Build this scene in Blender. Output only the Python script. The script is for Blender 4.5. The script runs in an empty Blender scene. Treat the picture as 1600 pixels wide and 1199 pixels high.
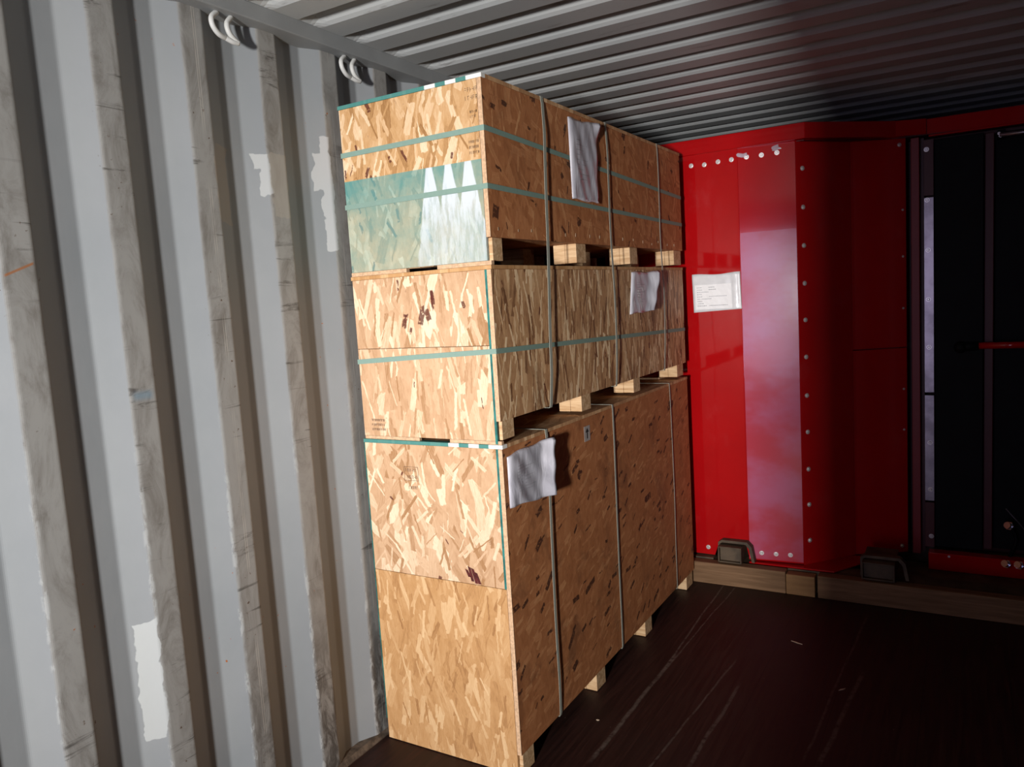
import bpy, bmesh, math, random
from mathutils import Vector, Matrix
random.seed(7)
S = bpy.context.scene
COL = S.collection
PI = math.pi

# ------------------------------------------------------------------ camera
cam_d = bpy.data.cameras.new('camera')
cam_d.sensor_width = 36.0
cam_d.lens = 1204.9 * 36.0 / 1600.0
cam_d.clip_start = 0.02
cam = bpy.data.objects.new('camera', cam_d)
COL.objects.link(cam)
yaw, pitch, roll = 0.5372, -0.1078, -0.0619
fw = Vector((-math.sin(yaw)*math.cos(pitch), math.cos(yaw)*math.cos(pitch), math.sin(pitch)))
rt = Vector((math.cos(yaw), math.sin(yaw), 0))
up = rt.cross(fw)
r2 = math.cos(roll)*rt + math.sin(roll)*up
u2 = -math.sin(roll)*rt + math.cos(roll)*up
m = Matrix((r2, u2, -fw)).transposed().to_4x4()
m.translation = Vector((1.918, 0.0, 1.6196))
cam.matrix_world = m
S.camera = cam

# ------------------------------------------------------------------ world, lights, exposure
W = bpy.data.worlds.new('world'); S.world = W
W.use_nodes = True
W.node_tree.nodes['Background'].inputs[0].default_value = (0.55, 0.65, 0.85, 1)
W.node_tree.nodes['Background'].inputs[1].default_value = 0.6
S.view_settings.view_transform = 'Standard'
S.view_settings.look = 'None'
S.view_settings.gamma = 1.0
S.view_settings.use_curve_mapping = False
S.view_settings.exposure = 0.0

def area(name, loc, target, sx, sy, power, color, spread=180):
    l = bpy.data.lights.new(name, 'AREA'); l.shape = 'RECTANGLE'
    l.size = sx; l.size_y = sy; l.energy = power; l.color = color
    l.spread = math.radians(spread)
    o = bpy.data.objects.new(name, l); COL.objects.link(o)
    o.location = loc
    o.rotation_euler = (Vector(target)-Vector(loc)).to_track_quat('-Z', 'Y').to_euler()
    return o
# work light standing behind the photographer, and daylight entering the open left door leaf
area('work_light', (1.86, -3.4, 1.45), (0.3, 2.2, 1.35), 0.20, 0.5, 56, (1.0, 0.965, 0.92), 62)
area('door_daylight', (0.60, -5.92, 1.28), (0.60, 0.0, 1.28), 1.02, 2.44, 42, (0.72, 0.66, 1.0))

# ------------------------------------------------------------------ helpers
ORG = {}
def tagp(o, label=None, cat=None, group=None, kind=None):
    if label: o['label'] = label
    if cat: o['category'] = cat
    if group: o['group'] = group
    if kind: o['kind'] = kind
    return o
def thing(name, loc, label, cat, group=None):
    o = bpy.data.objects.new(name, None); o.empty_display_size = 0.1
    COL.objects.link(o); o.location = loc
    ORG[o] = Vector(loc)
    return tagp(o, label, cat, group)
def obj(name, bm, mat, parent=None, bevel=0.0, origin=None, smooth=False):
    """one mesh object from world-space geometry"""
    me = bpy.data.meshes.new(name)
    org = ORG[parent] if parent is not None else (Vector(origin) if origin is not None else Vector((0, 0, 0)))
    bmesh.ops.translate(bm, verts=bm.verts[:], vec=-org)
    bmesh.ops.recalc_face_normals(bm, faces=bm.faces[:])
    bm.to_mesh(me); bm.free()
    if smooth:
        for p in me.polygons: p.use_smooth = True
    o = bpy.data.objects.new(name, me); COL.objects.link(o)
    for mm in (mat if isinstance(mat, (list, tuple)) else [mat]): me.materials.append(mm)
    ORG[o] = org
    if parent is not None: o.parent = parent
    else: o.location = org
    if bevel:
        b = o.modifiers.new('bevel', 'BEVEL'); b.width = bevel; b.segments = 2; b.limit_method = 'ANGLE'
    return o
def box(bm, x0, x1, y0, y1, z0, z1, mi=0):
    v = [bm.verts.new(p) for p in ((x0,y0,z0),(x1,y0,z0),(x1,y1,z0),(x0,y1,z0),(x0,y0,z1),(x1,y0,z1),(x1,y1,z1),(x0,y1,z1))]
    for f in ((0,3,2,1),(4,5,6,7),(0,1,5,4),(1,2,6,5),(2,3,7,6),(3,0,4,7)):
        fc = bm.faces.new([v[i] for i in f]); fc.material_index = mi
    return bm
def B(*a): return box(bmesh.new(), *a)
def prism(pts, a0, a1, axis='z', bm=None):
    """polygon extruded along an axis; pts are the two other coordinates"""
    bm = bm or bmesh.new()
    def P(p, a):
        if axis == 'z': return (p[0], p[1], a)
        if axis == 'y': return (p[0], a, p[1])
        return (a, p[0], p[1])
    A = [bm.verts.new(P(p, a0)) for p in pts]; Bv = [bm.verts.new(P(p, a1)) for p in pts]
    n = len(pts)
    bm.faces.new(A); bm.faces.new(Bv[::-1])
    for i in range(n): bm.faces.new((A[i], A[(i+1) % n], Bv[(i+1) % n], Bv[i]))
    return bm
def tube(pts, r, n=10, bm=None, closed=False):
    bm = bm or bmesh.new()
    pts = [Vector(p) for p in pts]; rings = []
    N = len(pts); ref = Vector((0.13, 0.31, 0.94)).normalized()
    for i, p in enumerate(pts):
        if closed: t = (pts[(i+1) % N]-pts[i-1])
        else: t = pts[min(i+1, N-1)]-pts[max(i-1, 0)]
        t.normalize()
        a = t.cross(ref)
        if a.length < 1e-3: a = t.cross(Vector((1, 0, 0)))
        a.normalize(); b = t.cross(a)
        rings.append([bm.verts.new(p+r*(math.cos(2*PI*k/n)*a+math.sin(2*PI*k/n)*b)) for k in range(n)])
    for i in range(N if closed else N-1):
        R0, R1 = rings[i], rings[(i+1) % N]
        for k in range(n): bm.faces.new((R0[k], R0[(k+1) % n], R1[(k+1) % n], R1[k]))
    if not closed: bm.faces.new(rings[0][::-1]); bm.faces.new(rings[-1])
    return bm
def smooth_path(pts, n=8):
    pts = [Vector(p) for p in pts]; out = []
    P = [pts[0]]+pts+[pts[-1]]
    for i in range(1, len(P)-2):
        for k in range(n):
            t = k/n; a, b, c, d = P[i-1], P[i], P[i+1], P[i+2]
            out.append(0.5*((2*b)+(c-a)*t+(2*a-5*b+4*c-d)*t*t+(3*b-a-3*c+d)*t**3))
    out.append(pts[-1]); return out
def ribbon(pts, width, nrm, side, t=0.0012):
    """flat strap: points on its inner face, per-point outward normal and width direction"""
    bm = bmesh.new(); R = []
    for p, n, s in zip(pts, nrm, side):
        p, n, s = Vector(p), Vector(n), Vector(s)
        R.append([bm.verts.new(p-s*width/2), bm.verts.new(p+s*width/2), bm.verts.new(p+s*width/2+n*t), bm.verts.new(p-s*width/2+n*t)])
    for i in range(len(R)-1):
        for k in range(4): bm.faces.new((R[i][k], R[i][(k+1) % 4], R[i+1][(k+1) % 4], R[i+1][k]))
    bm.faces.new(R[0][::-1]); bm.faces.new(R[-1]); return bm

# ------------------------------------------------------------------ material helpers
class NT:
    def __init__(s, name, group=False):
        if group:
            s.t = bpy.data.node_groups.new(name, 'ShaderNodeTree')
        else:
            s.m = bpy.data.materials.new(name); s.m.use_nodes = True; s.t = s.m.node_tree
            s.bsdf = s.t.nodes['Principled BSDF']
    def n(s, typ, **kw):
        nd = s.t.nodes.new(typ)
        for k, v in kw.items(): setattr(nd, k, v)
        return nd
    def link(s, a, b): s.t.links.new(a, b)
    def put(s, sock, v):
        if v is None: return
        if hasattr(v, 'is_output') or isinstance(v, bpy.types.NodeSocket): s.link(v, sock)
        else: sock.default_value = v
    def math(s, op, a, b=None, c=None, clamp=False):
        nd = s.n('ShaderNodeMath', operation=op); nd.use_clamp = clamp
        s.put(nd.inputs[0], a); s.put(nd.inputs[1], b)
        if c is not None: s.put(nd.inputs[2], c)
        return nd.outputs[0]
    def mix(s, f, a, b, blend='MIX'):
        nd = s.n('ShaderNodeMix', data_type='RGBA', blend_type=blend)
        s.put(nd.inputs[0], f)
        s.put(nd.inputs[6], a if not isinstance(a, tuple) else (*a[:3], 1)); s.put(nd.inputs[7], b if not isinstance(b, tuple) else (*b[:3], 1))
        return nd.outputs[2]
    def xyz(s, v):
        nd = s.n('ShaderNodeSeparateXYZ'); s.link(v, nd.inputs[0]); return nd.outputs
    def comb(s, x, y, z=0.0):
        nd = s.n('ShaderNodeCombineXYZ'); s.put(nd.inputs[0], x); s.put(nd.inputs[1], y); s.put(nd.inputs[2], z); return nd.outputs[0]
    def noise(s, v, scale, detail=4, rough=0.55, dist=0.0):
        nd = s.n('ShaderNodeTexNoise'); s.put(nd.inputs['Vector'], v); nd.inputs['Scale'].default_value = scale
        nd.inputs['Detail'].default_value = detail; nd.inputs['Roughness'].default_value = rough; nd.inputs['Distortion'].default_value = dist
        return nd.outputs[0]
    def ramp(s, f, stops):
        nd = s.n('ShaderNodeValToRGB'); cr = nd.color_ramp
        while len(cr.elements) < len(stops): cr.elements.new(0.5)
        for e, (p, c) in zip(cr.elements, stops):
            e.position = p; e.color = (c, c, c, 1) if isinstance(c, (int, float)) else (*c, 1)
        s.put(nd.inputs[0], f); return nd.outputs[0]
    def sstep(s, v, a, b):
        nd = s.n('ShaderNodeMapRange'); nd.interpolation_type = 'SMOOTHSTEP'
        s.put(nd.inputs[0], v); nd.inputs[1].default_value = a; nd.inputs[2].default_value = b
        return nd.outputs[0]
    def scale(s, v, k):
        nd = s.n('ShaderNodeMapping'); s.link(v, nd.inputs[0]); nd.inputs['Scale'].default_value = k; return nd.outputs[0]
    def coord(s, off=(0, 0, 0)):
        tc = s.n('ShaderNodeTexCoord'); nd = s.n('ShaderNodeMapping'); s.link(tc.outputs['Object'], nd.inputs[0])
        nd.inputs['Location'].default_value = off; return nd.outputs[0]
    def bump(s, h, st, dist=0.002):
        nd = s.n('ShaderNodeBump'); nd.inputs['Strength'].default_value = st; nd.inputs['Distance'].default_value = dist
        s.link(h, nd.inputs['Height']); s.link(nd.outputs[0], s.bsdf.inputs['Normal'])
    def box01(s, v, a, b, soft):
        return s.math('MULTIPLY', s.sstep(v, a-soft, a+soft), s.math('SUBTRACT', 1.0, s.sstep(v, b-soft, b+soft)))
    def set(s, color=None, rough=None, metal=None, spec=None):
        if color is not None: s.put(s.bsdf.inputs['Base Color'], (*color, 1) if isinstance(color, tuple) else color)
        if rough is not None: s.put(s.bsdf.inputs['Roughness'], rough)
        if metal is not None: s.bsdf.inputs['Metallic'].default_value = metal
        if spec is not None: s.bsdf.inputs['Specular IOR Level'].default_value = spec
        return s.m
def plain(name, color, rough=0.6, metal=0.0, var=0.15, scale=12, spec=0.4):
    t = NT(name); v = t.coord()
    f = t.noise(v, scale, 5, 0.6)
    c2 = tuple(min(1, c*(1-var*2)) for c in color)
    t.set(t.mix(t.sstep(f, 0.35, 0.65), c2, color), rough, metal, spec)
    return t.m

# ---- strand group: one layer of long wood flakes, each turned its own way
G = NT('strand_layer', group=True)
for nm, tp, df in (('Vector', 'NodeSocketVector', None), ('Seed', 'NodeSocketFloat', 0.0), ('Angle', 'NodeSocketFloat', 0.0), ('Spread', 'NodeSocketFloat', 1.0),
                   ('Width', 'NodeSocketFloat', 0.012), ('Length', 'NodeSocketFloat', 0.05), ('Density', 'NodeSocketFloat', 1.0)):
    sk = G.t.interface.new_socket(nm, in_out='INPUT', socket_type=tp)
    if df is not None: sk.default_value = df
for nm in ('Mask', 'Tone', 'Fibre'): G.t.interface.new_socket(nm, in_out='OUTPUT', socket_type='NodeSocketFloat')
gi = G.n('NodeGroupInput'); go = G.n('NodeGroupOutput')
X, Y, Z = G.xyz(gi.outputs['Vector'])
nz = G.n('ShaderNodeTexNoise'); nz.inputs['Scale'].default_value = 55; nz.inputs['Detail'].default_value = 3; G.link(gi.outputs['Vector'], nz.inputs['Vector'])
wob = G.math('SUBTRACT', nz.outputs[0], 0.5)
ux = G.math('ADD', G.math('MULTIPLY', X, 13.5), G.math('MULTIPLY', gi.outputs['Seed'], 3.7))
uy = G.math('ADD', G.math('MULTIPLY', Y, 7.2), G.math('MULTIPLY', gi.outputs['Seed'], 5.3))
vo = G.n('ShaderNodeTexVoronoi', voronoi_dimensions='2D', feature='F1'); vo.inputs['Scale'].default_value = 1.0
G.link(G.comb(ux, uy), vo.inputs['Vector'])
px, py, _ = G.xyz(vo.outputs['Position']); cr, cg, cb = G.xyz(vo.outputs['Color'])
lx = G.math('DIVIDE', G.math('SUBTRACT', ux, px), 13.5); ly = G.math('DIVIDE', G.math('SUBTRACT', uy, py), 7.2)
ang = G.math('ADD', gi.outputs['Angle'], G.math('MULTIPLY', G.math('SUBTRACT', cr, 0.5), gi.outputs['Spread']))
ca = G.math('COSINE', ang); sa = G.math('SINE', ang)
rx = G.math('ADD', G.math('SUBTRACT', G.math('MULTIPLY', lx, ca), G.math('MULTIPLY', ly, sa)), G.math('MULTIPLY', wob, 0.009))
ry = G.math('ADD', G.math('ADD', G.math('MULTIPLY', lx, sa), G.math('MULTIPLY', ly, ca)), G.math('MULTIPLY', wob, 0.03))
hw = G.math('MULTIPLY', gi.outputs['Width'], G.math('ADD', 0.35, cg))
hl = G.math('MULTIPLY', gi.outputs['Length'], G.math('ADD', 0.55, cb))
m1 = G.math('SUBTRACT', 1.0, G.sstep(G.math('SUBTRACT', G.math('ABSOLUTE', rx), hw), -0.0006, 0.0006))
m2 = G.math('SUBTRACT', 1.0, G.sstep(G.math('SUBTRACT', G.math('ABSOLUTE', ry), hl), -0.002, 0.002))
dens = G.math('LESS_THAN', G.math('FRACT', G.math('MULTIPLY', G.math('ADD', cg, cr), 7.31)), gi.outputs['Density'])
G.link(G.math('MULTIPLY', G.math('MULTIPLY', m1, m2), dens), go.inputs['Mask'])
G.link(G.math('FRACT', G.math('MULTIPLY', G.math('ADD', cb, cr), 5.17)), go.inputs['Tone'])
fb = G.n('ShaderNodeTexNoise'); fb.inputs['Scale'].default_value = 1.0; fb.inputs['Detail'].default_value = 2
G.link(G.comb(G.math('MULTIPLY', rx, 420.0), G.math('MULTIPLY', ry, 24.0), gi.outputs['Seed']), fb.inputs['Vector'])
G.link(fb.outputs[0], go.inputs['Fibre'])

def osb(name, axis, base, seed=0.0, angle=0.0, spread=1.4, cols=None, dark=0.03, tcontrast=1.0, paint=None, layers=6, blot=0.0, wid=0.014, leng=0.058, dk=(0.0085, 0.024), darkcol=(0.10, 0.018, 0.012)):
    """strand board; axis gives the plane: 'xz', 'yz' or 'xy'. base = world position of the owner"""
    t = NT(name); P = t.coord(base); x, y, z = t.xyz(P)
    uv = {'xz': t.comb(x, z), 'yz': t.comb(y, z), 'xy': t.comb(x, y)}[axis]
    v = t.math('ADD', 0.42, t.math('MULTIPLY', t.math('SUBTRACT', t.noise(t.scale(uv, (30, 10, 1)), 1.0, 5, 0.65), 0.5), 0.7))
    def layer(i, w, l, d, sp=spread):
        g = t.n('ShaderNodeGroup'); g.node_tree = G.t; t.link(uv, g.inputs['Vector'])
        g.inputs['Seed'].default_value = seed+i*1.618+0.3; g.inputs['Angle'].default_value = angle
        g.inputs['Spread'].default_value = sp; g.inputs['Width'].default_value = w; g.inputs['Length'].default_value = l; g.inputs['Density'].default_value = d
        return g.outputs
    for i in range(layers):
        w = wid*(1.25 if i < 2 else 0.95 if i < 4 else 0.62)
        o = layer(i, w, leng*(1.1 if i < 3 else 0.85), 0.85 if i < 4 else 0.55)
        tone = t.math('ADD', t.math('MULTIPLY', t.math('SUBTRACT', o['Tone'], 0.48), 0.72*tcontrast), 0.5)
        tone = t.math('ADD', tone, t.math('MULTIPLY', t.math('SUBTRACT', o['Fibre'], 0.5), 0.45))
        nd = t.n('ShaderNodeMix', data_type='FLOAT'); t.link(o['Mask'], nd.inputs[0]); t.link(v, nd.inputs[2]); t.link(tone, nd.inputs[3]); v = nd.outputs[0]
    for i in range(3):   # thin pale and dark slivers on top
        o = layer(40+i*2, 0.0048, leng*0.75, 0.75)
        tone = t.math('ADD', t.math('MULTIPLY', t.math('SUBTRACT', o['Tone'], 0.45), 1.1*tcontrast), t.math('ADD', 0.5, t.math('MULTIPLY', t.math('SUBTRACT', o['Fibre'], 0.5), 0.5)))
        nd = t.n('ShaderNodeMix', data_type='FLOAT'); t.link(t.math('MULTIPLY', o['Mask'], 0.8), nd.inputs[0]); t.link(v, nd.inputs[2]); t.link(tone, nd.inputs[3]); v = nd.outputs[0]
    # fine fibre over everything
    v = t.math('ADD', v, t.math('MULTIPLY', t.math('SUBTRACT', t.noise(t.scale(uv, (260, 40, 1)), 1.0, 3, 0.7), 0.5), 0.32))
    cols = cols or ((0.30, 0.155, 0.065), (0.50, 0.30, 0.145), (0.66, 0.43, 0.24), (0.84, 0.63, 0.39))
    c = t.ramp(v, [(0.12, cols[0]), (0.38, cols[1]), (0.6, cols[2]), (0.92, cols[3])])
    # thin resin lines and dark bark strands
    cr = t.noise(t.scale(uv, (70, 22, 1)), 1.0, 4, 0.7, 1.2)
    c = t.mix(t.math('MULTIPLY', t.sstep(cr, 0.62, 0.72), 0.45), c, (0.20, 0.085, 0.03))
    if dark > 0:
        for k, (w, l) in enumerate((dk, (dk[0]*0.6, dk[1]*0.6), (dk[0]*0.45, dk[1]*0.5))):
            o = layer(20+k*3, w, l, dark*(1+k))
            br = t.sstep(t.noise(uv, 75, 4), 0.34, 0.46)
            c = t.mix(t.math('MULTIPLY', t.math('MULTIPLY', o['Mask'], br), 0.88), c, darkcol)
    if blot > 0:
        f = t.noise(uv, 5.0, 6, 0.7, 0.6)
        c = t.mix(t.math('MULTIPLY', t.sstep(f, 0.50, 0.72), blot), c, (0.085, 0.035, 0.02))
    rough = 0.62
    if paint: c = paint(t, x, y, z, uv, c, v)
    t.set(c, rough, 0, 0.3)
    t.bump(v, 0.35, 0.0012)
    return t.m

# ------------------------------------------------------------------ setting materials
def wall_material():
    t = NT('container_wall_paint'); P = t.coord(); x, y, z = t.xyz(P)
    base = t.mix(t.sstep(t.noise(P, 1.3, 5, 0.6), 0.35, 0.7), (0.255, 0.275, 0.295), (0.295, 0.312, 0.33))
    # scuffed crests (where cargo rubs), streaks run across
    crest = t.sstep(x, -0.004, -0.0005)
    st = t.noise(t.scale(P, (1, 5, 2.2)), 1.7, 8, 0.72, 1.6)
    hz = t.noise(t.scale(P, (1, 3, 26)), 1.0, 6, 0.7, 0.8)
    d1 = t.math('MULTIPLY', crest, t.sstep(st, 0.40, 0.74))
    c = t.mix(t.math('MULTIPLY', crest, 0.5), base, (0.38, 0.36, 0.325))
    c = t.mix(t.math('MULTIPLY', d1, 0.7), c, (0.13, 0.115, 0.10))
    sm = t.math('MULTIPLY', t.sstep(hz, 0.57, 0.66), t.sstep(t.noise(P, 2.7, 3), 0.46, 0.56))
    c = t.mix(t.math('MULTIPLY', t.math('MULTIPLY', crest, sm), 0.75), c, (0.07, 0.065, 0.06))
    # heavy dirt low down near the crates
    low = t.math('MULTIPLY', t.math('SUBTRACT', 1.0, t.sstep(z, 0.15, 0.75)), t.sstep(y, 1.3, 1.7))
    lowm = t.math('MULTIPLY', t.math('MULTIPLY', crest, low), t.sstep(t.noise(t.scale(P, (1, 14, 5)), 1.5, 7, 0.75, 1.0), 0.38, 0.6))
    c = t.mix(t.math('MULTIPLY', lowm, 0.8), c, (0.055, 0.045, 0.04))
    # chipped edges with rust
    edge = t.math('MULTIPLY', t.box01(x, -0.006, 0.001, 0.001), t.sstep(t.noise(P, 60, 3), 0.66, 0.72))
    c = t.mix(t.math('MULTIPLY', edge, t.sstep(t.noise(P, 3, 2), 0.5, 0.62)), c, (0.11, 0.07, 0.05))
    ru = t.math('MULTIPLY', t.sstep(t.noise(P, 42, 2), 0.735, 0.76), t.sstep(t.noise(P, 2.2, 2), 0.54, 0.62))
    c = t.mix(ru, c, (0.36, 0.12, 0.035))
    # rust run and blue rub
    rr = t.math('MULTIPLY', t.box01(y, 0.962, 1.03, 0.004), t.math('SUBTRACT', 1.0, t.sstep(t.math('ABSOLUTE', t.math('SUBTRACT', t.math('SUBTRACT', z, 1.748), t.math('MULTIPLY', t.math('SUBTRACT', y, 0.962), 0.42))), 0.001, 0.005)))
    c = t.mix(t.math('MULTIPLY', rr, 0.85), c, (0.36, 0.14, 0.05))
    bl = t.math('MULTIPLY', t.box01(y, 1.245, 1.30, 0.01), t.box01(z, 1.415, 1.435, 0.01))
    c = t.mix(t.math('MULTIPLY', bl, 0.5), c, (0.16, 0.30, 0.42))
    # lighter chips along the near edge of each crest
    fy = t.math('FRACT', t.math('DIVIDE', t.math('SUBTRACT', t.math('ADD', y, 27.8), 0.9601), 0.278))
    nearedge = t.math('ADD', t.sstep(fy, 0.955, 0.985), t.math('SUBTRACT', 1.0, t.sstep(fy, 0.006, 0.03)), clamp=True)
    chip = t.math('MULTIPLY', t.math('MULTIPLY', nearedge, t.sstep(t.noise(t.scale(P, (1, 40, 14)), 1.0, 5, 0.7), 0.50, 0.58)), t.math('SUBTRACT', 1.0, t.sstep(z, 0.9, 1.5)))
    c = t.mix(t.math('MULTIPLY', chip, 0.8), c, (0.42, 0.435, 0.44))
    # touched-up paint patches
    wn = t.math('MULTIPLY', t.math('SUBTRACT', t.noise(P, 14, 3), 0.5), 0.05)
    yy = t.math('ADD', y, wn); zz = t.math('ADD', z, wn)
    for (a0, a1, b0, b1, col, al) in ((1.745, 1.795, 2.075, 2.13, (0.47, 0.49, 0.50), 1), (1.765, 1.80, 2.00, 2.10, (0.47, 0.49, 0.50), 1), (1.797, 1.868, 1.93, 2.13, (0.40, 0.37, 0.33), .6), (2.020, 2.062, 2.04, 2.165, (0.46, 0.475, 0.49), 1),
                                      (2.045, 2.078, 1.83, 2.22, (0.46, 0.475, 0.49), 1), (1.185, 1.236, 0.475, 0.81, (0.50, 0.525, 0.535), 1), (1.588, 1.66, 1.90, 2.13, (0.40, 0.34, 0.28), .5)):
        c = t.mix(t.math('MULTIPLY', t.math('MULTIPLY', t.box01(yy, a0, a1, 0.0015), t.box01(zz, b0, b1, 0.0015)), al), c, col)
    # thin scored lines down two crests
    for yl in (1.556, 1.563, 2.107):
        ln = t.math('SUBTRACT', 1.0, t.sstep(t.math('ABSOLUTE', t.math('SUBTRACT', y, yl)), 0.0004, 0.0013))
        c = t.mix(t.math('MULTIPLY', t.math('MULTIPLY', ln, t.sstep(t.noise(P, 5, 2), 0.4, 0.6)), 0.6), c, (0.66, 0.62, 0.56))
    t.set(c, 0.55, 0, 0.35)
    t.bump(t.noise(P, 9, 4), 0.12, 0.01)
    return t.m
M_wall = wall_material()
def ceiling_material():
    t = NT('container_ceiling_paint'); P = t.coord()
    c = t.mix(t.sstep(t.noise(P, 1.6, 5), 0.35, 0.7), (0.40, 0.425, 0.435), (0.46, 0.48, 0.485))
    s = t.math('MULTIPLY', t.sstep(t.noise(t.scale(P, (1.2, 6, 1)), 2.2, 7, 0.7), 0.60, 0.70), 0.5)
    c = t.mix(s, c, (0.12, 0.10, 0.09))
    t.set(c, 0.55, 0, 0.3); return t.m
M_ceil = ceiling_material()
M_rail = plain('rail_paint', (0.29, 0.305, 0.315), 0.55, 0, 0.06, 4)
def floor_material():
    t = NT('dark_plywood_floor'); P = t.coord(); x, y, z = t.xyz(P)
    g = t.noise(t.scale(P, (60, 3, 1)), 1.0, 6, 0.65, 0.4)
    c = t.mix(t.sstep(g, 0.3, 0.75), (0.017, 0.006, 0.005), (0.045, 0.017, 0.012))
    c = t.mix(t.math('MULTIPLY', t.sstep(t.noise(P, 2.2, 6, 0.7), 0.45, 0.75), 0.5), c, (0.030, 0.018, 0.015))
    f = t.noise(t.scale(P, (90, 1.6, 1)), 1.0, 5, 0.65, 2.2)
    patch = t.sstep(t.noise(P, 1.6, 3), 0.45, 0.62)
    c = t.mix(t.math('MULTIPLY', t.math('MULTIPLY', t.sstep(f, 0.66, 0.72), patch), 0.4), c, (0.11, 0.08, 0.06))
    dots = t.math('MULTIPLY', t.sstep(t.noise(P, 70, 2), 0.755, 0.78), 0.7)
    c = t.mix(dots, c, (0.26, 0.20, 0.16))
    # long drag scratches
    wv = t.math('MULTIPLY', t.math('SUBTRACT', t.noise(P, 2.4, 5), 0.5), 0.03)
    def seg(ax, ay, bx, by, w, al):
        nonlocal c
        k = (bx-ax)/(by-ay)
        d = t.math('ABSOLUTE', t.math('SUBTRACT', t.math('ADD', x, wv), t.math('ADD', ax-k*ay, t.math('MULTIPLY', y, k))))
        mk = t.math('MULTIPLY', t.math('SUBTRACT', 1.0, t.sstep(d, w*0.3, w)), t.box01(y, min(ay, by), max(ay, by), 0.05))
        mk = t.math('MULTIPLY', mk, t.sstep(t.noise(P, 30, 4, 0.7), 0.30, 0.6))
        c = t.mix(t.math('MULTIPLY', mk, al), c, (0.16, 0.13, 0.11))
    seg(0.77, 4.04, 0.79, 3.05, 0.006, 0.6); seg(0.835, 4.04, 0.80, 3.05, 0.005, 0.55); seg(0.795, 3.15, 0.785, 2.3, 0.012, 0.75)
    seg(1.05, 3.2, 0.98, 2.3, 0.006, 0.5); seg(1.12, 3.0, 1.10, 2.4, 0.01, 0.45); seg(1.50, 3.9, 1.44, 2.6, 0.007, 0.4); seg(1.55, 3.3, 1.48, 2.5, 0.012, 0.5)
    # plank seams
    fr = t.math('ABSOLUTE', t.math('SUBTRACT', t.math('FRACT', t.math('DIVIDE', x, 0.295)), 0.5))
    c = t.mix(t.math('MULTIPLY', t.sstep(fr, 0.492, 0.497), 0.7), c, (0.008, 0.005, 0.004))
    t.set(c, t.math('ADD', 0.42, t.math('MULTIPLY', g, 0.3)), 0, 0.3)
    t.bump(t.math('ADD', g, f), 0.2, 0.002)
    return t.m
M_floor = floor_material()

# ------------------------------------------------------------------ setting: container
def rounded(pts, r=0.006):
    out = [pts[0]]
    for i in range(1, len(pts)-1):
        a, b, c = (Vector(p) for p in pts[i-1:i+2])
        d1 = (a-b).normalized(); d2 = (c-b).normalized()
        p, q = b+d1*r, b+d2*r
        for k in range(4):
            s = k/3; out.append(tuple((1-s)**2*p+2*s*(1-s)*b+s*s*q))
    out.append(pts[-1]); return out
Y0, Y1 = -6.0, 6.2
def side_profile(sign, xin):
    pts = []; k0 = -26
    y = 0.9601+0.278*k0
    while y < Y1+0.3:
        pts += [(0, y), (0, y+0.072), (-0.036, y+0.140), (-0.036, y+0.210)]
        y += 0.278
    pts = [p for p in pts if Y0-0.05 <= p[1] <= Y1+0.05]
    pts = rounded(pts)
    return [(xin+sign*p[0], p[1]) for p in pts]
pr = side_profile(1, 0.0)
obj('wall_left', prism([(-0.05, pr[0][1])]+pr+[(-0.05, pr[-1][1])], 0.0, 2.53), M_wall)['kind'] = 'structure'
pr = side_profile(-1, 2.33)
obj('wall_right', prism([(2.38, pr[0][1])]+pr+[(2.38, pr[-1][1])], 0.0, 2.53), M_wall)['kind'] = 'structure'
obj('trim_1', B(-0.06, 0.05, Y0, Y1, 2.512, 2.564), M_rail, bevel=0.004)['kind'] = 'structure'
obj('trim_2', B(2.28, 2.39, Y0, Y1, 2.512, 2.564), M_rail, bevel=0.004)['kind'] = 'structure'
M_sill = plain('wall_foot_rail', (0.17, 0.13, 0.10), 0.7, 0, 0.3, 30)
bm = prism([(-0.05, -0.02), (0.014, -0.02), (0.014, 0.003), (0.0, 0.018), (-0.05, 0.018)], Y0, Y1, 'y')
obj('baseboard_left', bm, M_sill)['kind'] = 'structure'
obj('floor', B(-0.1, 2.45, -6.2, Y1, -0.05, 0.0), M_floor)['kind'] = 'structure'
# ribbed ceiling: recesses run across the container and die out before the side rails
bm = bmesh.new()
ys = []; y = 1.715-0.2095*38
while y < Y1+0.2:
    for k in range(4): ys.append((y+0.028*k/3, (k/3)**2*(3-2*k/3)))
    for k in range(4): ys.append((y+0.058+0.046*k/3, 1-(k/3)**2*(3-2*k/3)))
    y += 0.2095
xs = [(0.045, 0), (0.06, 0.35), (0.075, 0.75), (0.10, 1), (2.23, 1), (2.255, 0.75), (2.27, 0.35), (2.285, 0)]
grid = [[bm.verts.new((xx, yy, 2.562+0.030*hx*hy)) for (yy, hy) in ys] for (xx, hx) in xs]
for i in range(len(xs)-1):
    for j in range(len(ys)-1): bm.faces.new((grid[i][j], grid[i][j+1], grid[i+1][j+1], grid[i+1][j]))
o = obj('ceiling', bm, M_ceil); o['kind'] = 'structure'
sd = o.modifiers.new('solid', 'SOLIDIFY'); sd.thickness = 0.012; sd.offset = 1
bm = B(-0.1, 2.45, Y0-0.1, Y1+0.1, 2.62, 2.66)
obj('trim_3', bm, M_rail)['kind'] = 'structure'
obj('wall_back', B(-0.1, 2.45, Y1-0.03, Y1+0.1, 0, 2.62), M_rail)['kind'] = 'structure'
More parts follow.
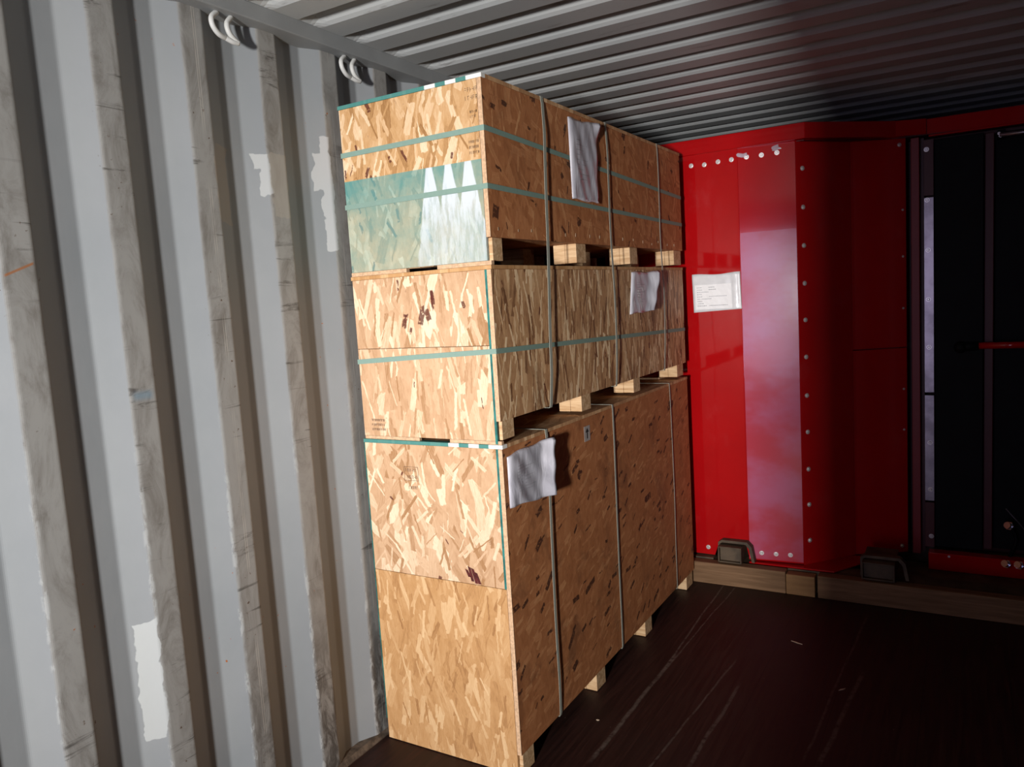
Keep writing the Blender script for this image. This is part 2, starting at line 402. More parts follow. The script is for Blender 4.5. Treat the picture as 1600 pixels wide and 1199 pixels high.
# door end behind the camera: left leaf swung open, right leaf closed
bm = bmesh.new(); box(bm, -0.1, 0.06, -6.12, -6.0, 0, 2.62); box(bm, 2.27, 2.45, -6.12, -6.0, 0, 2.62); box(bm, 0.06, 2.27, -6.12, -6.0, 2.5, 2.62)
obj('trim_4', bm, M_rail)['kind'] = 'structure'
obj('door_1', B(1.17, 2.27, -6.1, -6.04, 0.01, 2.5), M_rail)['kind'] = 'structure'
obj('door_2', B(-0.06, 0.0, -7.25, -6.14, 0.01, 2.5), M_rail)['kind'] = 'structure'

# ------------------------------------------------------------------ crates
M_edge = plain('sawn_board_edge', (0.72, 0.47, 0.29), 0.7, 0, 0.14, 90)
M_teal = plain('teal_edge_paint', (0.03, 0.22, 0.20), 0.6, 0, 0.25, 25)
def pine(name, axis='x'):
    t = NT(name); P = t.coord(); k = {'x': (5, 60, 60), 'y': (60, 5, 60), 'z': (60, 60, 5)}[axis]
    g = t.noise(t.scale(P, k), 1.0, 4, 0.6, 0.8)
    c = t.mix(t.sstep(g, 0.35, 0.68), (0.50, 0.30, 0.15), (0.74, 0.52, 0.31))
    kn = t.noise(P, 11, 2, 0.5)
    c = t.mix(t.sstep(kn, 0.72, 0.77), c, (0.26, 0.10, 0.05))
    t.set(c, 0.65, 0, 0.3); return t.m
M_pine = pine('pine_runner', 'x')
BROWN = ((0.25, 0.085, 0.03), (0.44, 0.17, 0.065), (0.56, 0.24, 0.10), (0.80, 0.46, 0.22))
OLIVE = ((0.19, 0.085, 0.038), (0.48, 0.26, 0.125), (0.68, 0.42, 0.22), (0.95, 0.72, 0.46))
TOPC = ((0.34, 0.17, 0.06), (0.56, 0.32, 0.14), (0.68, 0.44, 0.24), (0.85, 0.67, 0.46))
MIDC = ((0.38, 0.20, 0.09), (0.56, 0.345, 0.20), (0.66, 0.44, 0.275), (0.82, 0.66, 0.47))
LOWC = ((0.32, 0.15, 0.055), (0.52, 0.28, 0.115), (0.61, 0.36, 0.17), (0.76, 0.52, 0.29))

def lid_paint(t, x, y, z, uv, c, v):
    """lid rim: teal band with three white teeth near its right end, on the lid's front edge"""
    zone = t.math('LESS_THAN', y, 2.125)
    c = t.mix(t.math('MULTIPLY', zone, 0.9), c, (0.03, 0.24, 0.23))
    for a, b in ((0.405, 0.447), (0.487, 0.527), (0.566, 0.625)):
        c = t.mix(t.math('MULTIPLY', zone, t.box01(x, a, b, 0.002)), c, (0.86, 0.86, 0.82))
    return c
def teeth_paint(t, x, y, z, uv, c, v):
    nz = t.math('MULTIPLY', t.math('SUBTRACT', t.noise(uv, 26, 4), 0.5), 0.02)
    below = t.math('SUBTRACT', 1.0, t.sstep(z, 2.0645, 2.0665))
    # wash of teal, thinner towards the foot of the board
    cov = t.math('ADD', 0.35, t.math('MULTIPLY', t.sstep(z, 1.90, 2.06), 0.40))
    cov = t.math('ADD', cov, t.math('MULTIPLY', t.math('SUBTRACT', t.noise(uv, 6, 5, 0.7), 0.5), 1.8), clamp=True)
    cov = t.math('ADD', cov, t.math('MULTIPLY', t.sstep(x, 0.22, 0.05), t.math('MULTIPLY', t.sstep(z, 1.95, 2.03), 0.4)), clamp=True)
    lite = t.mix(0.52, c, (0.29, 0.44, 0.38))
    deep = t.mix(0.84, c, (0.06, 0.29, 0.29))
    c = t.mix(below, c, t.mix(cov, lite, deep))
    # three white teeth widening downwards
    msk = None
    dz = t.math('SUBTRACT', 2.0655, z)
    for xc in (0.399, 0.475, 0.552):
        half = t.math('ADD', 0.0115, t.math('MULTIPLY', dz, 0.19))
        d = t.math('SUBTRACT', t.math('ABSOLUTE', t.math('SUBTRACT', t.math('ADD', x, t.math('MULTIPLY', nz, t.math('MULTIPLY', dz, 5.0))), xc)), half)
        soft = t.math('SUBTRACT', 1.0, t.sstep(d, -0.002, 0.003))
        msk = soft if msk is None else t.math('MAXIMUM', msk, soft)
    fade = t.math('ADD', 0.45, t.math('MULTIPLY', t.sstep(z, 1.70, 2.02), 0.55))
    brk = t.math('ADD', t.math('ADD', 0.45, t.math('MULTIPLY', t.sstep(z, 1.9, 2.03), 0.45)), t.math('MULTIPLY', t.sstep(t.noise(t.scale(uv, (60, 9, 1)), 1.0, 5, 0.7), 0.40, 0.58), 0.5), clamp=True)
    msk = t.math('MULTIPLY', t.math('MULTIPLY', t.math('MULTIPLY', msk, fade), brk), below)
    return t.mix(t.math('MULTIPLY', msk, 0.93), c, (0.66, 0.72, 0.78))

def stamp(parent, xc, zc, w, h, y, rows, mat, frame=True, tilt=0.0, name='ink_stamp'):
    bm = bmesh.new(); rnd = random.Random(int(xc*1000)+rows)
    def bar(x0, x1, z0, z1): box(bm, x0, x1, y-0.0004, y, z0, z1)
    if frame:
        lw = 0.0012
        bar(xc-w/2, xc+w/2, zc-h/2, zc-h/2+lw); bar(xc-w/2, xc+w/2, zc+h/2-lw, zc+h/2); bar(xc-w/2, xc-w/2+lw, zc-h/2, zc+h/2); bar(xc+w/2-lw, xc+w/2, zc-h/2, zc+h/2)
    for r in range(rows):
        z0 = zc-h/2+h*(r+0.25)/rows; hh = h/rows*0.5; xx = xc-w*0.4
        while xx < xc+w*0.38:
            gw = rnd.uniform(0.35, 0.6)*hh
            if rnd.random() < 0.85: bar(xx, xx+0.0012, z0, z0+hh)
            if rnd.random() < 0.7: bar(xx, xx+gw, z0+hh-0.0012, z0+hh)
            if rnd.random() < 0.6: bar(xx, xx+gw, z0+hh*0.45, z0+hh*0.45+0.0012)
            if rnd.random() < 0.6: bar(xx+gw-0.0012, xx+gw, z0, z0+hh)
            xx += gw+hh*0.3
    return obj(name, bm, mat, parent)
M_ink = plain('grey_stamp_ink', (0.16, 0.10, 0.07), 0.8, 0, 0.3, 60)
M_stick = plain('white_sticker', (0.45, 0.42, 0.40), 0.6, 0, 0.1, 40)
M_black = plain('black_print', (0.02, 0.02, 0.022), 0.7)

def runner_blocks(root, w, ys, z0, z1, stub=0.5):
    for (a, b, h) in ys:
        xa = w
        for i, (x0, x1) in enumerate(((w-0.105, w-0.006), (0.27, 0.38), (0.036, 0.135))):
            bm = bmesh.new()
            mid = (x0+x1)/2
            box(bm, x0, mid-0.0006, a, b, z0, z1); box(bm, mid+0.0006, x1, a, b, z0+0.0005, z1)
            obj('foot_block', bm, M_pine, root, bevel=0.0015)

def crate(kind, label, w, y0, y1, zb, zt, zpanel, fronts, mats, lidmat, extra=None):
    """zb base, zt lid top, zpanel = foot of the side panels, fronts = [(z0, z1, material)]"""
    base = ((0.03+w)/2, (y0+y1)/2, zb)
    root = thing('shipping_crate', base, label, 'crate')
    th = 0.012; lt = 0.013
    for (a, b, mt) in fronts:
        obj('end_panel', B(0.032, w-0.0185, y0, y0+th, a, b), mt, root, bevel=0.0008)
    obj('side_panel', B(w-0.0145, w, y0-0.001, y1, zpanel, zt-lt-0.0005), [mats['side']], root, bevel=0.0008)
    obj('sawn_corner_edge', B(w-0.0150, w+0.0006, y0-0.003, y0-0.0012, zpanel+0.001, zt-lt-0.001), M_edge, root)
    obj('side_panel', B(0.030, 0.042, y0+0.013, y1, zpanel, zt-lt-0.0005), mats['plain'], root)
    obj('end_panel', B(0.043, w-0.015, y1-th, y1, zpanel, zt-lt-0.0005), mats['plain'], root)
    obj('base_deck', B(0.043, w-0.016, y0+0.014, y1-0.014, zpanel+0.001, zpanel+0.02), mats['deck'], root)
    obj('lid', B(0.028, w+0.002, y0-0.002, y1+0.001, zt-lt, zt), lidmat, root, bevel=0.001)
    return root

def base_of(w, y0, y1, zb): return ((0.03+w)/2, (y0+y1)/2, zb)
W1, A1, E1 = 0.617, 2.097, 4.024
W2, A2, E2 = 0.615, 2.102, 4.020
W3, A3, E3 = 0.621, 2.104, 4.014
ZB, ZM, ZT = 1.1524, 1.7344, 2.3238
b1 = base_of(W1, A1, E1, 0.0); b2 = base_of(W2, A2, E2, ZB); b3 = base_of(W3, A3, E3, ZM)
o_up = osb('strand_board_bottom_upper', 'xz', b1, 3.1, 0.0, 1.9, MIDC, 0.02, 1.1)
o_lo = osb('strand_board_bottom_lower', 'xz', b1, 9.7, 0.0, 1.1, LOWC, 0.0, 0.8, wid=0.011, leng=0.05)
o_sd = osb('strand_board_bottom_side', 'yz', b1, 5.5, 1.15, 0.8, BROWN, 0.14, 0.4, blot=0.5, wid=0.010, leng=0.03, dk=(0.012, 0.034), darkcol=(0.05, 0.018, 0.012))
o_pl = osb('strand_board_plain', 'yz', b1, 1.5, 0.0, 1.6, BROWN, 0.0, 0.5, layers=3)
o_dk = osb('strand_board_deck', 'xy', b1, 2.5, 0.0, 1.6, BROWN, 0.0, 0.5, layers=3)
o_l1 = osb('strand_board_bottom_lid', 'xy', b1, 4.5, 0.0, 1.6, OLIVE, 0.0, 0.5, layers=3, paint=lid_paint)
o_l2 = osb('strand_board_middle_lid', 'xy', b2, 6.5, 0.0, 1.6, LOWC, 0.0, 0.5, layers=3)
o_l3 = osb('strand_board_top_lid', 'xy', b3, 7.5, 0.0, 1.6, OLIVE, 0.0, 0.5, layers=3, paint=lid_paint)
o_m1 = osb('strand_board_middle_front', 'xz', b2, 12.3, 0.0, 0.9, MIDC, 0.10, 1.1, wid=0.012, dk=(0.010, 0.030))
o_m2 = osb('strand_board_middle_front_lower', 'xz', b2, 14.9, 0.0, 0.65, MIDC, 0.02, 0.9, wid=0.011)
o_ms = osb('strand_board_middle_side', 'yz', b2, 16.1, 0.0, 0.7, OLIVE, 0.03, 1.15, blot=0.35, wid=0.008, leng=0.07)
o_t1 = osb('strand_board_top_front', 'xz', b3, 21.4, 0.0, 1.2, TOPC, 0.11, 1.0, paint=teeth_paint, wid=0.013, leng=0.055, dk=(0.010, 0.03))
o_ts = osb('strand_board_top_side', 'yz', b3, 23.8, -0.5, 2.2, BROWN, 0.10, 0.5, blot=0.25, dk=(0.014, 0.026), darkcol=(0.06, 0.02, 0.012))

c1 = crate('bottom', 'tall strand-board crate at the bottom of the stack, standing on the dark floor', W1, A1, E1, 0.0, ZB, 0.080,
           [(0.664, ZB-0.0135, o_up), (0.003, 0.6625, o_lo)], dict(side=o_sd, plain=o_pl, deck=o_dk), o_l1)
runner_blocks(c1, W1, [(2.112, 2.19, 0), (2.725, 2.812, 0), (3.28, 3.368, 0), (3.905, 4.010, 0)], 0.002, 0.079)
c2 = crate('middle', 'middle crate of the stack, plain pale strand-board end with one green strap round it', W2, A2, E2, ZB, ZM, 1.2295,
           [(1.478, ZM-0.0135, o_m1), (ZB+0.012, 1.4765, o_m2)], dict(side=o_ms, plain=o_pl, deck=o_dk), o_l2)
runner_blocks(c2, W2, [(2.117, 2.194, 0), (2.722, 2.808, 0), (3.275, 3.356, 0), (3.890, 3.988, 0)], ZB+0.0125, 1.2290)
c3 = crate('top', 'top crate of the stack, its end painted teal with three white spikes', W3, A3, E3, ZM, ZT, 1.8215,
           [(ZM+0.0145, ZT-0.0135, o_t1)], dict(side=o_ts, plain=o_pl, deck=o_dk), o_l3)
runner_blocks(c3, W3, [(2.119, 2.180, 0), (2.733, 2.820, 0), (3.285, 3.376, 0), (3.888, 4.0, 0)], ZM+0.0125, 1.8210)
for c, w, a, e, z in ((c2, W2, A2, E2, ZB), (c3, W3, A3, E3, ZM)):
    for x0, x1 in ((0.034, 0.279), (0.408, w-0.002)):
        obj('bottom_strip', B(x0, x1, a-0.004 if z > 1.5 else a, a+0.013, z+0.0005, z+0.0135 if z > 1.5 else z+0.0115), M_edge, c)
    for yy in (3.90,):
        obj('bottom_strip', B(0.034, w-0.108, yy, yy+0.09, z+0.0005, z+0.012), M_edge, c)
# painted seams: thin teal bead down the corner of the two lower crates
obj('teal_corner_bead', B(W2-0.0240, W2-0.0155, A2-0.0022, A2+0.006, ZB+0.002, ZM-0.014), M_teal, c2)
obj('teal_corner_bead', B(W1-0.0240, W1-0.0155, A1-0.0022, A1+0.006, 0.665, ZB-0.014), M_teal, c1)
obj('teal_corner_bead', B(0.0290, 0.0318, A1-0.0015, A1+0.006, 0.08, ZB-0.014), M_teal, c1)
stamp(c1, 0.235, 1.035, 0.062, 0.05, A1-0.0002, 2, M_ink)
stamp(c1, 0.24, 0.985, 0.05, 0.022, A1-0.0002, 1, M_ink, frame=False)
stamp(c3, 0.578, 2.268, 0.05, 0.05, A3-0.0002, 2, M_ink, frame=False)
stamp(c3, 0.585, 2.205, 0.03, 0.03, A3-0.0002, 2, M_ink, frame=False)
stamp(c3, 0.58, 2.105, 0.045, 0.05, A3-0.0002, 3, M_ink, frame=False)
stamp(c2, 0.10, 1.205, 0.075, 0.05, A2-0.0002, 3, M_ink, frame=False)
# big dark red strand by the seam of the bottom crate, and a small sticker with an arrow on its side
bm = bmesh.new()
for i, (dx, z0, z1, sl) in enumerate(((0.436, 0.688, 0.712, .012), (0.448, 0.674, 0.722, .012), (0.461, 0.668, 0.718, .014), (0.474, 0.668, 0.705, .014))):
    v = [bm.verts.new(p) for p in ((dx+sl, A1-0.0004, z0), (dx+sl+0.012, A1-0.0004, z0), (dx+0.012, A1-0.0004, z1), (dx, A1-0.0004, z1+0.004))]
    bm.faces.new(v)
obj('dark_strand', bm, plain('bark_strand', (0.13, 0.02, 0.018), 0.7, 0, 0.3, 80), c1)
obj('side_sticker', B(W1, W1+0.0006, 2.715, 2.768, 1.045, 1.105), M_stick, c1)
bm = B(W1+0.0006, W1+0.0009, 2.737, 2.746, 1.055, 1.08); v = [bm.verts.new(p) for p in ((W1+0.0009, 2.727, 1.08), (W1+0.0009, 2.756, 1.08), (W1+0.0009, 2.7415, 1.098))]; bm.faces.new(v)
obj('printed_arrow', bm, M_black, c1)
# staples and splinters along the foot of the top crate's side
bm = bmesh.new(); rnd = random.Random(3)
for k in range(16):
    yy = 2.16+k*0.115+rnd.uniform(-.02, .02); zz = 1.842+rnd.uniform(-.006, .008)
    box(bm, W3, W3+0.0012, yy, yy+0.003, zz, zz+rnd.uniform(0.008, 0.014))
obj('staple', bm, plain('staple_steel', (0.6, 0.5, 0.35), 0.4, 0.6), c3)['kind'] = 'stuff'

# ------------------------------------------------------------------ straps
def strap_mat(name, col, rough=0.6):
    t = NT(name); P = t.coord()
    c = t.mix(t.noise(P, 90, 3), tuple(k*0.85 for k in col), col)
    t.set(c, rough, 0, 0.25)
    t.bump(t.noise(P, 400, 1), 0.2, 0.0005)
    return t.m
M_strapg = strap_mat('green_polyester_strap', (0.24, 0.36, 0.31))
M_straps = strap_mat('grey_green_strap', (0.40, 0.42, 0.36))
def vstrap(path, w, ztop, zbot, label, off, width=0.016):
    """strap round a stack: over the lid, down the near side at the given (y, z) points, and under"""
    pts = []; nr = []; sd = []
    yt = path[0][0]; yb = path[-1][0]
    pts.append((0.028, yt, ztop)); nr.append((-.5, 0, 1)); sd.append((0, 1, 0))
    pts.append((0.30, yt, ztop)); nr.append((0, 0, 1)); sd.append((0, 1, 0))
    pts.append((w-0.01, yt, ztop)); nr.append((0, 0, 1)); sd.append((0, 1, 0))
    pts.append((w+0.002, yt, ztop-0.0002)); nr.append((1, 0, 1)); sd.append((0, 1, 0))
    pts.append((w+0.0025, yt, ztop-0.015)); nr.append((1, 0, 0)); sd.append((0, 1, 0))
    P = [(0, a, b) for a, b in path]
    sm = smooth_path(P, 6)
    for p in sm:
        e = min(1, min(ztop-p.z, p.z-zbot)/0.12)
        pts.append((w+0.0025+off*max(0, e), p.y, p.z)); nr.append((1, 0, 0)); sd.append((0, 1, 0))
    pts.append((w+0.0005, yb, zbot-0.001)); nr.append((1, 0, -1)); sd.append((0, 1, 0))
    pts.append((w-0.02, yb, zbot-0.0015)); nr.append((0, 0, -1)); sd.append((0, 1, 0))
    o = obj('strap', ribbon(pts, width, nr, sd), M_straps, origin=(w, yt, zbot))
    tagp(o, label, 'strap')
vstrap([(2.496, 2.30), (2.478, 2.05), (2.466, 1.768), (2.447, 1.495), (2.438, 1.24)], 0.6215, ZT, 1.2275, 'upright grey-green strap over the upper two crates, nearest the front corner', 0.008, 0.019)
vstrap([(3.053, 2.30), (3.046, 2.05), (3.044, 1.858), (3.057, 1.563), (3.045, 1.24)], 0.6215, ZT, 1.2275, 'upright grey-green strap over the upper two crates, middle of the three', 0.006, 0.016)
vstrap([(3.672, 2.295), (3.668, 2.05), (3.664, 1.851), (3.686, 1.57), (3.66, 1.24)], 0.6215, ZT, 1.2275, 'upright grey-green strap over the upper two crates, farthest from the camera', 0.003, 0.013)
vstrap([(2.396, 1.13), (2.384, 0.75), (2.378, 0.4), (2.385, 0.085)], 0.6175, ZB, 0.078, 'upright grey strap on the bottom crate passing behind the white document pouch', 0.005, 0.016)
vstrap([(2.998, 1.13), (2.987, 0.633), (2.984, 0.3), (2.986, 0.085)], 0.6175, ZB, 0.078, 'upright grey strap on the bottom crate, middle of the three', 0.002, 0.013)
vstrap([(3.729, 1.13), (3.737, 0.619), (3.728, 0.3), (3.730, 0.088)], 0.6175, ZB, 0.078, 'upright grey strap on the bottom crate, nearest the red machine', 0.0015, 0.009)
def hstrap(zl, zr, ze, w, y0, y1, label, width=0.017):
    n0 = (0, -1, 0); n1 = (1, 0, 0); up_ = (0, 0, 1)
    pts = [(0.029, y0-0.003, zl), (0.3, y0-0.003, (zl+zr)/2), (w-0.006, y0-0.0035, zr), (w+0.0015, y0-0.0035, zr), (w+0.0015, y0+0.006, zr), (w+0.0010, (y0+y1)/2, (zr+ze)/2), (w+0.0010, y1, ze)]
    o = obj('strap', ribbon(pts, width, [n0, n0, n0, (.7, -.7, 0), n1, n1, n1], [up_]*7), M_strapg, origin=(w, y0, zr))
    tagp(o, label, 'strap')
hstrap(2.155, 2.158, 2.095, W3, A3, E3, 'level green strap round the upper half of the top crate, above the teal paint')
hstrap(1.977, 1.980, 1.956, W3, A3, E3, 'level green strap round the top crate crossing the teal paint and white spikes')
hstrap(1.432, 1.459, 1.408, W2, A2, E2, 'level green strap round the middle crate, just under its board joint')

# ------------------------------------------------------------------ document pouches
def film_mat():
    t = NT('clear_document_film'); P = t.coord()
    f = t.noise(t.scale(P, (1, 1, 0.35)), 13, 3, 0.5, 1.5)
    t.set(t.mix(t.sstep(f, 0.35, 0.7), (0.47, 0.465, 0.53), (0.66, 0.655, 0.73)), t.math('ADD', 0.16, t.math('MULTIPLY', f, 0.3)), 0, 0.6)
    t.bsdf.inputs['Coat Weight'].default_value = 0.3
    t.bump(f, 0.35, 0.012)
    return t.m
M_film = film_mat()
M_paper = plain('white_paper', (0.80, 0.80, 0.82), 0.45, 0, 0.03, 30)
M_faint = plain('faint_print', (0.52, 0.515, 0.58), 0.5)
M_print = plain('grey_print', (0.52, 0.52, 0.56), 0.7)
def pouch_side(corners, X, curl, label, lines, group=None, seed=1, bulge=0.008):
    """corners: (y,z) tl, tr, br, bl on the plane x = X"""
    tl, tr, br, bl = corners; nu, nv = 26, 26; rnd = random.Random(seed)
    ph = [rnd.uniform(0, 6) for _ in range(6)]
    def P(u, v):
        a = [(1-u)*tl[k]+u*tr[k] for k in (0, 1)]; b = [(1-u)*bl[k]+u*br[k] for k in (0, 1)]
        y, z = ((1-v)*a[0]+v*b[0], (1-v)*a[1]+v*b[1])
        x = X+0.0024+bulge*min(1, u/0.06)*min(1, v/0.05+0.2)
        x += curl(u, v)
        x += 0.0022*math.sin(7*u+5*v+ph[0])*math.sin(9*v-3*u+ph[1])*min(1, u*5)+0.0012*math.sin(19*u-13*v+ph[2])*min(1, u*5)
        z += 0.003*math.sin(9*u+ph[3])*(1 if v < 0.01 or v > 0.99 else 0)
        return Vector((x, y, z))
    bm = bmesh.new(); g = [[bm.verts.new(P(i/nu, j/nv)) for i in range(nu+1)] for j in range(nv+1)]
    for j in range(nv):
        for i in range(nu): bm.faces.new((g[j][i], g[j][i+1], g[j+1][i+1], g[j+1][i]))
    root = thing('document_pouch', (X+0.002, (tl[0]+tr[0])/2, bl[1]), label, 'document pouch', group)
    o = obj('pouch_film', bm, M_film, root, smooth=True)
    sd = o.modifiers.new('solid', 'SOLIDIFY'); sd.thickness = 0.0012; sd.offset = 0
    # the printed sheet inside, showing as faint rows
    bm = bmesh.new()
    for (v0, u0, u1) in lines:
        n = 10
        r = [[bm.verts.new(P(u0+(u1-u0)*i/n, v0+dv)+Vector((0.0011, 0, 0))) for i in range(n+1)] for dv in (0, 0.012)]
        for i in range(n): bm.faces.new((r[0][i], r[0][i+1], r[1][i+1], r[1][i]))
    obj('printed_lines', bm, M_faint, root)
    return root
sm = lambda t: max(0, min(1, t))**2*(3-2*max(0, min(1, t)))
ln = [(0.25+0.06*k, 0.18, 0.18+0.5*((k*37 % 10)/14+0.3)) for k in range(9)]
pouch_side([(2.700, 2.288), (2.950, 2.300), (2.925, 1.984), (2.706, 1.986)], W3, lambda u, v: 0.020*sm((u-0.8)/0.2)*sm((0.25-v)/0.25), 'tall creased clear pouch stuck high on the side of the top crate', ln, seed=2)
pouch_side([(3.290, 1.712), (3.560, 1.712), (3.490, 1.528), (3.248, 1.524)], W2, lambda u, v: (0.022+0.014*(1-v))*max(0, (u-0.72)/0.28)**1.3, 'small crumpled silvery pouch on the side of the middle crate', ln, seed=5)
pouch_side([(2.118, 1.112), (2.395, 1.123), (2.375, 0.918), (2.118, 0.940)], W1, lambda u, v: 0.030*max(0, (u-0.80)/0.20)**1.15, 'white document pouch near the front corner of the bottom crate, its right edge curling out', ln, seed=9)

# ------------------------------------------------------------------ red machine
def red_mat(name, col=(0.46, 0.005, 0.007), rough=0.05):
    t = NT(name); P = t.coord()
    f = t.noise(P, 2.5, 4); dust = t.noise(t.scale(P, (1, 1, 0.6)), 6, 6, 0.7)
    c = t.mix(t.sstep(f, 0.3, 0.7), col, tuple(k*0.88 for k in col))
    c = t.mix(t.math('MULTIPLY', t.sstep(dust, 0.52, 0.8), 0.05), c, (0.6, 0.3, 0.3))
    t.set(c, t.math('ADD', rough, t.math('MULTIPLY', dust, 0.05)), 0, 0.5)
    t.bump(t.noise(P, 5, 2), 0.04, 0.01)
    return t.m
M_red = red_mat('gloss_red_paint')
M_dred = red_mat('dark_red_paint', (0.07, 0.003, 0.004), 0.45)
M_jamb = red_mat('satin_red_paint', (0.22, 0.004, 0.006), 0.45)
M_steel = plain('bare_steel_strip', (0.42, 0.38, 0.42), 0.32, 0.8, 0.2, 8)
M_bolt = plain('zinc_bolt', (0.90, 0.87, 0.86), 0.30, 0.55, 0.05, 30)
M_blk = plain('black_enamel', (0.004, 0.005, 0.006), 0.6, 0, 0.2, 6, 0.15)
M_base = plain('dark_brown_frame', (0.11, 0.075, 0.045), 0.6, 0, 0.25, 9)
M_chrome = plain('chrome_fitting', (0.55, 0.58, 0.68), 0.2, 1.0, 0.05, 9)
mach = thing('machine', (1.2, 4.6, 0.0), 'large red metal machine housing standing against the far end beyond the crates', 'machine')
# one bolt mesh shared by all
bb = bmesh.new()
def disc(bm, r0, r1, z0, z1, n):
    a = [bm.verts.new((r0*math.cos(2*PI*k/n), r0*math.sin(2*PI*k/n), z0)) for k in range(n)]
    b = [bm.verts.new((r1*math.cos(2*PI*k/n), r1*math.sin(2*PI*k/n), z1)) for k in range(n)]
    bm.faces.new(a[::-1]); bm.faces.new(b)
    for k in range(n): bm.faces.new((a[k], a[(k+1) % n], b[(k+1) % n], b[k]))
disc(bb, 0.0125, 0.012, 0, 0.002, 16); disc(bb, 0.0085, 0.0085, 0.002, 0.006, 6); disc(bb, 0.0080, 0.0055, 0.006, 0.0085, 6)
bmesh.ops.recalc_face_normals(bb, faces=bb.faces[:])
bolt_me = bpy.data.meshes.new('bolt'); bb.to_mesh(bolt_me); bb.free(); bolt_me.materials.append(M_bolt)
def bolt(parent, p, n, s=1.0):
    o = bpy.data.objects.new('bolt', bolt_me); COL.objects.link(o); o.parent = parent
    o.location = Vector(p)-ORG[parent]; o.rotation_euler = Vector(n).to_track_quat('Z', 'Y').to_euler(); o.scale = (s, s, s)
def wallplate(name, path, z0, z1, th, mat, bevel=0.002):
    """vertical plate following a path in plan, thickness th towards +y"""
    back = [(a, b+th) for a, b in path][::-1]
    return obj(name, prism(list(path)+back, z0, z1), mat, mach, bevel=bevel)
# front panel with the notch for the fork pocket
fp = obj('front_panel', prism([(0.12, 0.135), (0.700, 0.130), (0.725, 0.205), (0.738, 0.215), (0.862, 0.215), (0.874, 0.205), (0.888, 0.140), (0.888, 2.39), (0.12, 2.39)], 4.150, 4.158, 'y'), M_red, mach, bevel=0.002)
fold = wallplate('folded_panel', [(0.8885, 4.150), (1.168, 4.1745)], 0.128, 2.39, 0.008, M_red, 0)
tf = NT('mottled_lavender'); _c = tf.coord()
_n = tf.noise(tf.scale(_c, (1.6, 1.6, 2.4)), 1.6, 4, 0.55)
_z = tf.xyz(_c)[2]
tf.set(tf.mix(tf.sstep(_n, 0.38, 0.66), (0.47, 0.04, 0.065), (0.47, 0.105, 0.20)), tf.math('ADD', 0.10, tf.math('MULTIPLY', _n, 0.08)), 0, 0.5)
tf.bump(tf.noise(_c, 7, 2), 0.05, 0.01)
obj('lavender_sheet', prism([(0.892, 4.1493), (1.167, 4.1735), (1.167, 4.1739), (0.892, 4.1498)], 0.135, 1.893), tf.m, mach)  # thin mottled pink-lavender sheet over the folded panel, below its top part
tg = NT('film_scrap'); tg.set((0.55, 0.42, 0.50), 0.25, 0, 0.5); tg.bump(tg.noise(tg.coord(), 60, 3), 0.6, 0.004)
for (xc, zc, sx, sz, sd_) in ((0.915, 2.290, 0.040, 0.016, 3), (1.078, 2.300, 0.050, 0.020, 8)):
    bm = bmesh.new(); rnd = random.Random(sd_); n = 14
    yc = 4.150+(xc-0.8885)*0.0875-0.0022
    cv = bm.verts.new((xc, yc-0.003, zc))
    rim = []
    for k in range(n):
        a = 2*PI*k/n; q = rnd.uniform(0.35, 1.0)
        xx = xc+sx*q*math.cos(a); rim.append(bm.verts.new((xx, 4.150+(xx-0.8885)*0.0875-rnd.uniform(0.0008, 0.003), zc+sz*q*math.sin(a))))
    for k in range(n): bm.faces.new((cv, rim[k], rim[(k+1) % n]))
    obj('film_scrap', bm, tg.m, mach)
ch = wallplate('corner_panel', [(1.1685, 4.1745), (1.175, 4.181), (1.392, 4.432)], 0.122, 2.39, 0.010, M_red, 0)
for a, b in ((0, 0),): pass
ret = wallplate('return_panel', [(1.3925, 4.4325), (1.405, 4.442), (1.640, 4.575)], 0.122, 1.240, 0.010, M_red)
ret2 = wallplate('return_panel', [(1.3925, 4.4325), (1.405, 4.442), (1.640, 4.575)], 1.244, 2.39, 0.010, M_red)
for x, z in ((0.643, 2.272), (0.714, 2.268), (0.787, 2.273), (0.857, 2.274)): bolt(fp, (x, 4.150, z), (0, -1, 0))
nf = (0.087, -1, 0)
for x, z in ((0.933, 2.277), (1.007, 2.277), (1.082, 2.279), (0.955, 0.170), (1.029, 0.170), (1.102, 0.171)):
    bolt(fold, (x, 4.150+(x-0.8885)*0.0875, z), nf)
bolt(fp, (0.664, 4.150, 0.172), (0, -1, 0))
for z in (2.19, 1.997, 1.804, 1.612, 1.424, 1.232, 1.03, 0.837, 0.638, 0.447, 0.252):
    bolt(ch, (1.196, 4.2055, z), (0.76, -0.65, 0), 1.0)
for z in (2.291, 0.158): bolt(ret2 if z > 1 else ret, (1.612, 4.5585, z), (0.49, -0.87, 0), 0.85)
for z in (1.96, 1.72, 1.45, 1.02, 0.80): bolt(ret2 if z > 1.244 else ret, (1.625, 4.566, z), (0.49, -0.87, 0), 0.5)
